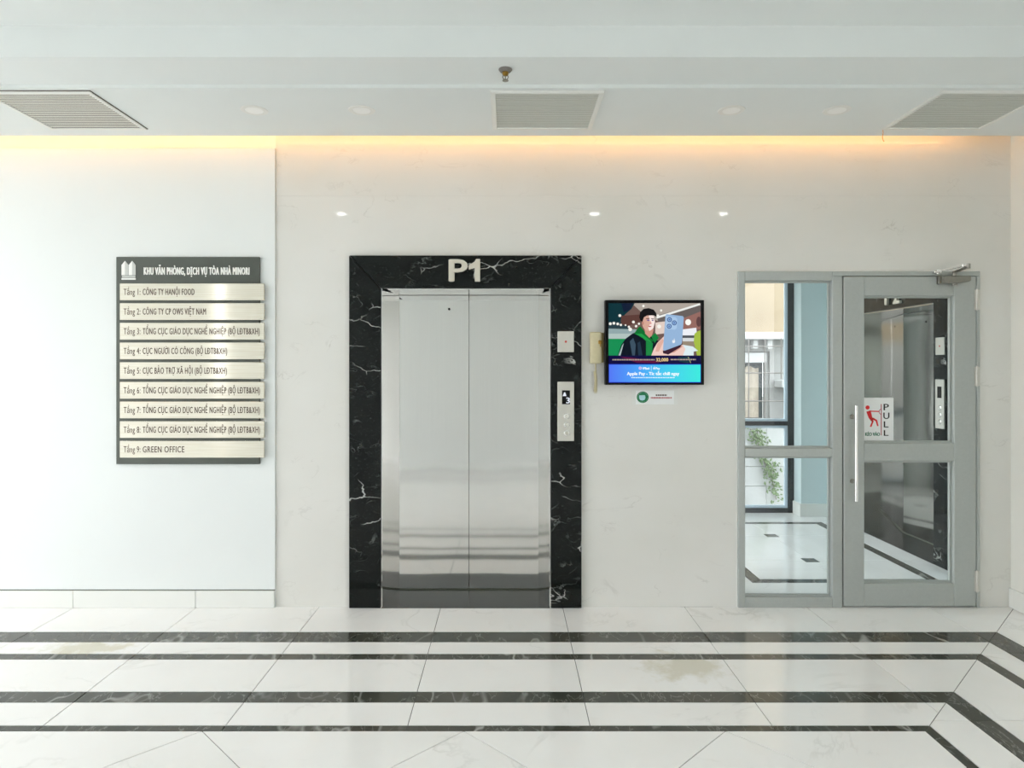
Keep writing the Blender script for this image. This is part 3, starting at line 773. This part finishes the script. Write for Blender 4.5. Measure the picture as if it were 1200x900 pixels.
# person in the advert
shp(c, [(724, 417), (728, 404), (733, 397), (741, 391), (748, 388), (760, 392), (768, 396), (773, 402), (770, 410), (764, 417)], (10, 20, 34))
shp(c, [(738, 400), (742, 396), (745, 404), (744, 417), (741, 417)], (58, 80, 98))
shp(c, [(747, 402), (750, 400), (753, 417), (748, 417)], (34, 54, 72))
shp(c, [(729, 405), (731, 402), (727, 417), (724.5, 417)], (170, 190, 190))
shp(c, [(743, 391), (747, 385), (750, 382), (755, 388), (762, 396), (766, 399), (762, 403), (752, 394)], (10, 110, 48))
shp(c, [(744, 391), (752, 391), (762, 399), (765, 404), (762, 404), (753, 396)], (30, 158, 70))
shp(c, [(757, 398), (765, 402), (764, 417), (757, 417)], (24, 136, 66))
shp(c, [(763, 394), (768, 390), (772, 396), (767, 402)], (20, 128, 60))
shp(c, [(755, 384), (766, 386), (764, 393), (761, 396), (756, 391)], (206, 150, 132))
ell(c, 759.5, 378, 7.2, 9.8, (214, 168, 150))
shp(c, [(760, 369), (766, 370), (767.5, 377), (765.5, 385), (761, 388), (759.5, 384), (762, 379)], (250, 232, 226))
ell(c, 753.2, 378.6, 1.2, 2.2, (190, 134, 118))
shp(c, [(749, 372), (750, 366), (754, 362), (760, 361), (766, 363), (769, 367), (769.3, 371.5), (766, 369.5), (758, 369.8), (754.5, 372), (752.8, 377), (750.5, 376)], (20, 18, 20))
shp(c, [(757, 373.2), (761, 372.8), (761, 373.7), (757, 374)], (50, 30, 32)); shp(c, [(763, 373), (766.5, 373.4), (766.5, 374.2), (763, 373.9)], (60, 40, 40))
ell(c, 759.6, 375.3, 1.7, .9, (120, 90, 150), 10); ell(c, 764.8, 375.4, 1.2, .8, (110, 86, 140), 10)
shp(c, [(762, 375.5), (763.8, 379.6), (761.6, 380)], (222, 160, 150))
shp(c, [(759, 382), (763.8, 382), (761.5, 383.6)], (176, 62, 72))
# hand and phone
shp(c, [(763, 417), (766, 409), (770, 402), (776, 396), (779, 393), (781, 398), (781, 412), (800, 404), (803, 409), (800, 417)], (240, 206, 196))
shp(c, [(770, 403), (776, 397), (778, 399), (772, 412), (768, 412)], (226, 176, 160))
shp(c, [(778, 415), (797, 405), (800, 406), (790, 413)], (206, 150, 138))
shp(c, [(776.5, 411), (799, 403.5), (797, 407), (783, 415.5), (777, 414)], (60, 30, 48))
shp(c, [(779.6, 370), (781, 368.2), (799.6, 370.4), (801.2, 372), (799, 402), (797.6, 404), (778.6, 411), (776.8, 409.6)], (150, 182, 218))
shp(c, [(780.6, 370.4), (791.6, 371.8), (793.5, 374), (793, 384.4), (791, 386.4), (781.4, 385.6), (779.7, 383.8)], (170, 200, 232))
for x, y in ((784.4, 374.6), (790, 378.4), (784, 382.4)):
    ell(c, x, y, 2.9, 2.9, (62, 92, 146)); ell(c, x, y, 1.9, 1.9, (150, 184, 226)); ell(c, x, y, 1.0, 1.0, (70, 110, 170), 12)
ell(c, 788.6, 400.4, 1.0, 1.9, (236, 240, 246), 12, rot=-8); ell(c, 789.9, 400.2, 1.0, 1.9, (236, 240, 246), 12, rot=8); ell(c, 789.8, 397.6, .35, .9, (236, 240, 246), 8, rot=30)
# caption bands
shp(c, [(713, 416.6), (822, 416.6), (822, 426.6), (713, 426.6)], (10, 6, 62))
shp(c, [(726, 418), (740, 419), (764, 423), (790, 421), (768, 425.5), (746, 425)], (96, 16, 62))
shp(c, [(794, 418.5), (806, 418), (812, 421), (806, 425.5), (796, 424)], (14, 52, 66))
shp(c, [(805.6, 418), (806.4, 418), (809.6, 425.4), (808.8, 425.4)], (168, 170, 120))
t = NT('screen_gradient'); t.base((0, 0, 0, 1)); t.set(Roughness=.35); t.b.inputs['Specular IOR Level'].default_value = .08
g = t.n('ShaderNodeNewGeometry'); sx = t.n('ShaderNodeSeparateXYZ'); t.l(g.outputs['Position'], sx.inputs[0])
cr = t.n('ShaderNodeValToRGB'); t.l(t.ramp(sx.outputs[0], T(712, 0)[0], T(821, 0)[0]), cr.inputs[0])
cr.color_ramp.elements[0].color = lin((84, 118, 246)); cr.color_ramp.elements[1].color = lin((60, 236, 222))
e_ = cr.color_ramp.elements.new(.35); e_.color = lin((76, 168, 250)); e_ = cr.color_ramp.elements.new(.65); e_.color = lin((70, 208, 240))
t.l(cr.outputs[0], t.b.inputs['Emission Color']); t.b.inputs['Emission Strength'].default_value = .80; M['screen_gradient'] = t.m
shp(c, [(713, 426.6), (822, 426.6), (822, 448.4), (713, 448.4)], (40, 60, 200))
shp(c, [(713.6, 427.4), (820.6, 427.4), (820.6, 447.6), (713.6, 447.6)], 'screen_gradient')
ell(c, 750, 431.4, 1.7, 1.7, (250, 206, 232), 14); ell(c, 750, 431.4, .9, .9, (110, 170, 250), 10)
shp(c, [(762.7, 428.8), (763.2, 428.8), (763.2, 434.4), (762.7, 434.4)], (225, 245, 255))
ell(c, 766.3, 431.7, 1.0, 1.3, (250, 252, 255), 10); ell(c, 766.8, 429.9, .3, .6, (250, 252, 255), 6)
# unreadable small print: short dashes
def dashes(x0, x1, y, hgt, rgb, seed):
    rnd = random.Random(seed); x = x0
    while x < x1:
        w_ = rnd.uniform(1.2, 3.2); shp(c, [(x, y+hgt), (min(x+w_, x1), y+hgt), (min(x+w_, x1), y), (x, y)], rgb); x += w_+.5
dashes(717.5, 767, 420.8, 1.5, (176, 160, 150), 1); dashes(785.5, 815, 420.6, 1.5, (176, 160, 150), 2); dashes(739.5, 790, 441.8, 1.3, (214, 240, 255), 3)
so = scr.build('screen', None, tv)
yc = yi+.0035-(LAY[0]+2)*.00012
emit('screen_text', lin((246, 252, 255)), .85); emit('screen_gold', lin((240, 214, 150)), .8)
fit('32,000', 768.4, 782.4, 419.6, 423.4, T, yc, 'screen_gold', so, .03, 'caption', .0001)
fit('VPBank', 752.4, 760.8, 430.3, 433.0, T, yc, 'screen_text', so, .03, 'caption', .0001)
fit('Pay', 768.0, 772.8, 430.3, 433.0, T, yc, 'screen_text', so, .03, 'caption', .0001)
fit('Apple Pay - Tíc tắc chill ngay', 734.4, 795.4, 435.9, 439.6, T, yc, 'screen_text', so, .035, 'caption', .0001)

# sticker under the screen
st = thing('wall_sticker', 'small white sticker with a green ring emblem, under the screen', 'sticker', (.96, 0, 1.33))
def K(u, v): return P(735+u/18.46, 450+v/18.46, -.002)
a, b = K(100, 450), K(1090, 145); MB().box(a[0], b[0], -.0012, 0, a[1], b[1]).build('clear_backing', 'sticker_clear', st)
a, b = K(185, 436), K(1015, 140); MB().box(a[0], b[0], -.0022, -.0012, a[1], b[1]).build('label_card', 'sticker_white', st)
m = MB(); c0 = K(335, 285); r = 130/18.46*(CD/FPX)
n = 28
disc(m, c0[0], c0[1], r, r*.95, -.0023, 'sticker_green', n)
disc(m, c0[0], c0[1], r*.86, r*.82, -.0026, 'sticker_white', n, .0001); disc(m, c0[0], c0[1], r*.80, r*.76, -.0028, 'sticker_green', n, .0001)
flat(m, [K(*p) for p in ((255, 245), (385, 240), (395, 300), (375, 345), (325, 360), (275, 345), (258, 300))], -.003, 'sticker_blue', .0001)
m.build('emblem', None, st)
m = MB(); rnd = random.Random(5)
for x0, x1, y0, y1, mt in ((618, 860, 226, 258, 'ink_dark'), (510, 970, 282, 314, 'ink_red_dark')):
    x = x0
    while x < x1:
        w_ = rnd.uniform(18, 44); flat(m, [K(x, y1), K(min(x+w_, x1), y1), K(min(x+w_, x1), y0), K(x, y0)], -.0023, mt, .0002); x += w_+9
m.build('small_print', None, st)

# ------------------------------------------------------------------ intercom handset
ic = thing('intercom_phone', 'cream wall intercom handset with a coiled cord, left of the screen', 'phone', (.575, 0, 1.42))
a, b = P(691.6, 426, -.05), P(705.4, 389, -.05)
MB().box(a[0]+.004, b[0]+.016, -.018, -.0005, a[1]+.006, b[1]-.004, .004, 2).build('wall_base', 'ivory_dark', ic)
hs = MB(); zc = [a[1], a[1]+.045, (a[1]+b[1])/2, b[1]-.045, b[1]]
n = 8
def sect(z, y1, y0, k=1.0):
    xc = (a[0]+b[0])/2; w_ = (b[0]-a[0])/2*k
    return [(xc-w_, y0, z), (xc-w_*.96, y1+.008, z), (xc-w_*.6, y1, z), (xc+w_*.6, y1, z), (xc+w_*.96, y1+.008, z), (xc+w_, y0, z)]
secs = [sect(a[1], -.046, -.02, .94), sect(a[1]+.006, -.052, -.02), sect(a[1]+.05, -.054, -.02), sect(a[1]+.065, -.05, -.036), sect(b[1]-.065, -.05, -.036), sect(b[1]-.05, -.054, -.02), sect(b[1]-.006, -.052, -.02), sect(b[1], -.046, -.02, .94)]
R_ = [[hs.bm.verts.new(q) for q in s_] for s_ in secs]
for A, B in zip(R_, R_[1:]):
    for i in range(6): hs.bm.faces.new([A[i], A[(i+1) % 6], B[(i+1) % 6], B[i]])
hs.bm.faces.new(R_[0][::-1]); hs.bm.faces.new(R_[-1])
hs.build('handset', 'ivory_plastic', ic, True)
q = P(703, 401, -.05); MB().box(q[0]-.010, q[0]+.012, -.058, -.045, q[1]-.012, q[1]+.012, .003).cyl((q[0]+.004, -.05, q[1]-.01), (q[0]+.004, -.05, q[1]-.03), .004).build('hook', 'brass', ic)
pts = []
cxp, ct, cbm = P(697.6, 426, -.03)[0], P(0, 426, -.03)[1], P(0, 459, -.03)[1]
for i in range(6): pts.append((cxp, -.03, ct+.004-(ct-.045-ct)*0-.05*i/5*1.0))
for i in range(150):
    f_ = i/149; z = ct-.05-(ct-.05-cbm)*f_
    rr = .0085
    pts.append((cxp-.002+rr*math.cos(i*1.1)+.006*math.sin(f_*3.1), -.028+rr*math.sin(i*1.1), z))
cd = MB().tube(pts, .0029, 5)
pts = [(cxp, -.028, cbm), (cxp-.006, -.028, cbm-.008), (cxp+.008, -.026, cbm-.010), (cxp+.012, -.024, cbm+.01), (cxp+.010, -.022, cbm+.06), (cxp+.006, -.02, ct-.03), (cxp+.004, -.02, ct+.01)]
cd.tube(pts, .0028, 6); cd.build('coiled_cord', 'ivory_plastic', ic, True)

# ------------------------------------------------------------------ ceiling things
ZS = 3.04
def grille(x0, x1, y0, y1, label, slat, edge):
    r = thing('ceiling_grille', label, 'vent', ((x0+x1)/2, (y0+y1)/2, ZS), 'square air grilles in the soffit')
    f = .024; z0, z1 = ZS-.010, ZS-.0005
    fr = MB()
    for q in ((x0, x1, y0, y0+f), (x0, x1, y1-f, y1), (x0, x0+f, y0+f, y1-f), (x1-f, x1, y0+f, y1-f)): fr.box(*q, z0, z1, .0015)
    fr.build('frame', 'trim_white', r)
    MB().box(x0-.004, x1+.004, y0-.004, y1+.004, ZS-.004, ZS-.0006).build('rim_gasket', edge, r)  # thin rim plate round the frame, coloured per grille
    MB().box(x0+f, x1-f, y0+f, y1-f, ZS-.0012, ZS-.0004).build('backing', 'grille_dark', r)
    s = MB(); n = 24
    for k in range(n):
        y = y0+f+.004+(y1-y0-2*f-.008)*(k+.5)/n
        s.prism([(y-.0100, ZS-.0050), (y-.0094, ZS-.0066), (y+.0082, ZS-.0034), (y+.0076, ZS-.0018)], x0+f, x1-f, fYZ)
    o = s.build('slats', slat, r); o['kind'] = 'stuff'
    return r
gy0, gy1 = -.86, -.29
grille(-2.805, -2.215, gy0, gy1, 'square ceiling air grille at the left, pale slats and dark rim', 'grille_white', 'grille_edge')
grille(-.090, .512, gy0, gy1, 'square ceiling air grille above the lift, in the middle of the soffit', 'grille_grey', 'trim_white')
grille(2.300, 2.900, gy0, gy1, 'square ceiling air grille at the right, above the glazed door', 'grille_grey', 'trim_white')
# frayed wire hanging from the right grille
MB().tube([(2.315, -.27, ZS+.002), (2.317, -.27, ZS-.02), (2.314, -.268, ZS-.045), (2.318, -.268, ZS-.066), (2.325, -.267, ZS-.072)], .0022, 6).build('wire', 'wire', loc=(2.315, -.27, ZS), smooth=True)
tag(bpy.data.objects['wire'], 'short thin orange wire hanging from the right grille corner', 'wire')
def downlight(x, y, z, label, lit=False, group='unlit recessed downlights in the soffit'):
    r = thing('downlight', label, 'lamp', (x, y, z), group)
    MB().lathe([(.050, -.001), (.050, -.004), (.056, -.006), (.074, -.004), (.076, -.0005)], (x, y, z), 'z', 32).build('trim_ring', 'downlight_white', r, True)
    if lit: MB().lathe([(.048, -.0005), (.048, -.0052)], (x, y, z), 'z', 24).build('diffuser', 'lamp_lit', r)
    else: MB().lathe([(.050, -.0005), (.049, -.0042), (.030, -.0062), (.006, -.0068)], (x, y, z), 'z', 28).build('diffuser', 'downlight_lens', r, True)
    return r
dy = -CD+3.871
for x, lb in ((-1.446, 'round unlit downlight nearest the left air grille'), (-.833, 'round unlit downlight left of the middle air grille, second from left'),
              (1.276, 'round unlit downlight right of the middle air grille, third from left'), (1.879, 'round unlit downlight nearest the right air grille')):
    downlight(x, dy, ZS, lb)
for x, lb in ((-1.764, 'lit downlight mirrored in the stone above the left of the lift'), (.924, 'lit downlight mirrored in the stone above the black surround\'s right edge'), (2.29, 'lit downlight mirrored in the stone near the glazed door')):
    downlight(x, -2.75, 3.21, lb, True, 'lit downlights in the higher ceiling')
# sprinkler
sx_, sy_ = (592.3-595)/FPX*3.38, -CD+3.385
sp = thing('sprinkler', 'small brass and chrome fire sprinkler hanging from the ceiling strip', 'sprinkler', (sx_, sy_, 3.06))
MB().lathe([(.034, -.0005), (.034, -.004), (.026, -.014), (.022, -.016)], (sx_, sy_, 3.06), 'z', 20).build('escutcheon', 'iron', sp, True)
MB().lathe([(.016, -.016), (.016, -.026), (.010, -.030), (.008, -.034)], (sx_, sy_, 3.06), 'z', 12).build('body', 'brass', sp)
m = MB()
for s_ in (-1, 1): m.tube([(sx_+s_*.010, sy_, 3.032), (sx_+s_*.014, sy_, 3.018), (sx_+s_*.004, sy_, 3.006)], .0025, 6)
m.cyl((sx_, sy_, 3.03), (sx_, sy_, 3.004), .003, n=8); m.build('frame_arms', 'closer_metal', sp)
MB().lathe([(.004, -.055), (.0155, -.056), (.0155, -.0585), (.003, -.059)], (sx_, sy_, 3.06), 'z', 16).build('deflector', 'closer_metal', sp)
# cove light strip on top of the soffit edge
ld = thing('cove_light', 'warm strip light hidden behind the soffit edge', 'lamp', (0, -.2, 3.06))
MB().box(XL, 2.95, -.198, -.168, 3.0605, 3.102).build('channel', 'grille_white', ld)
MB().box(XL, 2.95, -.195, -.171, 3.1021, 3.108).build('diffuser', 'led_warm', ld)

# ------------------------------------------------------------------ outside the landing window
tag(MB().box(-40, 40, -50, 40, -.6, -.31).build('ground', 'concrete'), 'pale concrete ground outside', 'ground', kind='structure')
tag(MB().box(-40, 40, -50, YB, -.31, -.02).build('pavement', 'concrete'), 'pale pavement outside the open entrance', 'pavement', kind='structure')
tag(MB().box(-40, XL, YB, .5, -.31, -.02).build('side_pavement', 'concrete'), 'pale pavement along the open left end', 'pavement', kind='structure')
HY = 5.0
ho = thing('neighbour_house', 'weathered beige and grey house seen through the landing window', 'house', (4, HY, -.31))
wz = (.80, 1.80); wx = (2.6, 3.66)
m = MB().box(2.3, 9, HY, HY+.25, 2.02, 5).box(-4, 2.3, HY+.01, HY+.25, 2.02, 4.2)  # the lower left length is an unseen addition that shuts out bright sky
m.build('upper_wall', 'house_beige', ho)
m = MB().box(-4, wx[0], HY+.02, HY+.25, -.31, 2.02).box(wx[1], 9, HY+.02, HY+.25, -.31, 2.02).box(wx[0], wx[1], HY+.02, HY+.25, -.31, wz[0]).box(wx[0], wx[1], HY+.02, HY+.25, wz[1], 2.02)
m.build('lower_wall', 'house_grey', ho)
MB().box(2.3, 9, HY-.16, HY+.02, 1.96, 2.06, .008).build('ledge', 'house_white', ho)
for x in (2.9, 3.42, 3.62, 4.4): MB().box(x-.035, x+.035, HY-.10, HY+.02, 1.83, 1.96, .01).build('bracket', 'house_white', ho)
wf_ = MB().box(wx[1]-.06, wx[1], HY+.06, HY+.12, *wz).box(wx[0], wx[0]+.06, HY+.06, HY+.12, *wz).box(wx[0]+.06, wx[1]-.06, HY+.06, HY+.12, wz[1]-.05, wz[1]).box(wx[0]+.06, wx[1]-.06, HY+.06, HY+.12, wz[0], wz[0]+.06).build('house_window', 'house_grey', ho)
MB().box(wx[0]+.06, wx[1]-.06, HY+.13, HY+.15, wz[0]+.06, wz[1]-.05).build('pane', 'house_dark', wf_)
cu = MB(); n = 40
A = []; 
for i in range(n+1):
    x = wx[0]+.07+(wx[1]-.20-wx[0])*i/n; y = HY+.10+.012*math.sin(i*1.35)
    A.append((cu.bm.verts.new((x, y, wz[0]+.07)), cu.bm.verts.new((x, y, wz[1]-.22-.02*math.sin(i*.7)))))
for p_, q_ in zip(A, A[1:]): cu.bm.faces.new([p_[0], q_[0], q_[1], p_[1]])
cu.build('curtain', 'curtain', ho)
MB().box(wx[0]-.05, 3.60, HY-.02, HY+.05, wz[1]-.16, wz[1]-.02, .006).build('roller_box', 'house_white', ho)
ca = bpy.data.objects.new('window_cage', None); COL.objects.link(ca); ca.parent = ho; ca['origin'] = ho['origin']; ca.empty_display_size = .1
for z in (1.86, 1.50, 1.12): MB().cyl((2.5, HY-.28, z), (3.92, HY-.28, z), .008, n=8).build('bar', 'iron', ca)
for x in (2.66, 2.88, 3.10, 3.26, 3.48, 3.70, 3.90): MB().cyl((x, HY-.28, .75 if x < 3.6 else 1.42), (x, HY-.28, 1.97), .008, n=8).build('bar', 'iron', ca)
MB().box(3.72, 4.6, HY-.25, HY+.02, 1.30, 1.40, .01).build('sill_slab', 'house_white', ho)
gw = thing('garden_wall', 'low white panelled garden wall outside the landing window', 'wall', (3, 4.2, -.31))
MB().box(-1, 8, 4.22, 4.36, -.31, .84).build('wall_core', 'house_grey', gw)
for z0_, z1_ in ((-.31, .055), (.062, .305), (.312, .83)):
    for k in range(7): MB().box(.2+.62*k+.002, .82+.62*k-.002, 4.20, 4.22, z0_, z1_, .002).build('facing_panel', 'house_white', gw)
MB().box(-1, 8, 4.17, 4.39, .84, .90, .006).build('coping', 'house_white', gw)
iv = thing('creeper', 'grey green creeper hanging down the white garden wall', 'plant', (2.8, 4.18, .9))
rnd = random.Random(3)
def W2(u, v): return P(850+u/4.09, 500+v/4.09, 4.18)
stems = [[(120, 10), (150, 60), (170, 120), (190, 175), (215, 230), (235, 290), (245, 350)], [(150, 5), (165, 70), (180, 90)], [(205, 160), (225, 200), (235, 240)]]
lv = MB(); sm = MB()
for s_ in stems:
    pp = [(*[W2(*q)[0]], 4.185, W2(*q)[1]) for q in s_]
    sm.tube(pp, .004, 5)
    for p_, q_ in zip(pp, pp[1:]):
        for k in range(26):
            f_ = rnd.random(); x = p_[0]+(q_[0]-p_[0])*f_+rnd.gauss(0, .045); z = p_[2]+(q_[2]-p_[2])*f_+rnd.gauss(0, .04); y = 4.175-rnd.random()*.05
            a_ = rnd.random()*6.28; l_ = rnd.uniform(.018, .034); ux, uz = math.cos(a_)*l_, math.sin(a_)*l_
            lv.sheet([(x-ux, y, z-uz), (x-uz*.5, y+.006, z+ux*.5), (x+ux, y-.008, z+uz), (x+uz*.5, y+.006, z-ux*.5)])
sm.build('stem', 'vine_stem', iv); o = lv.build('leaves', 'leaf', iv); o['kind'] = 'stuff'
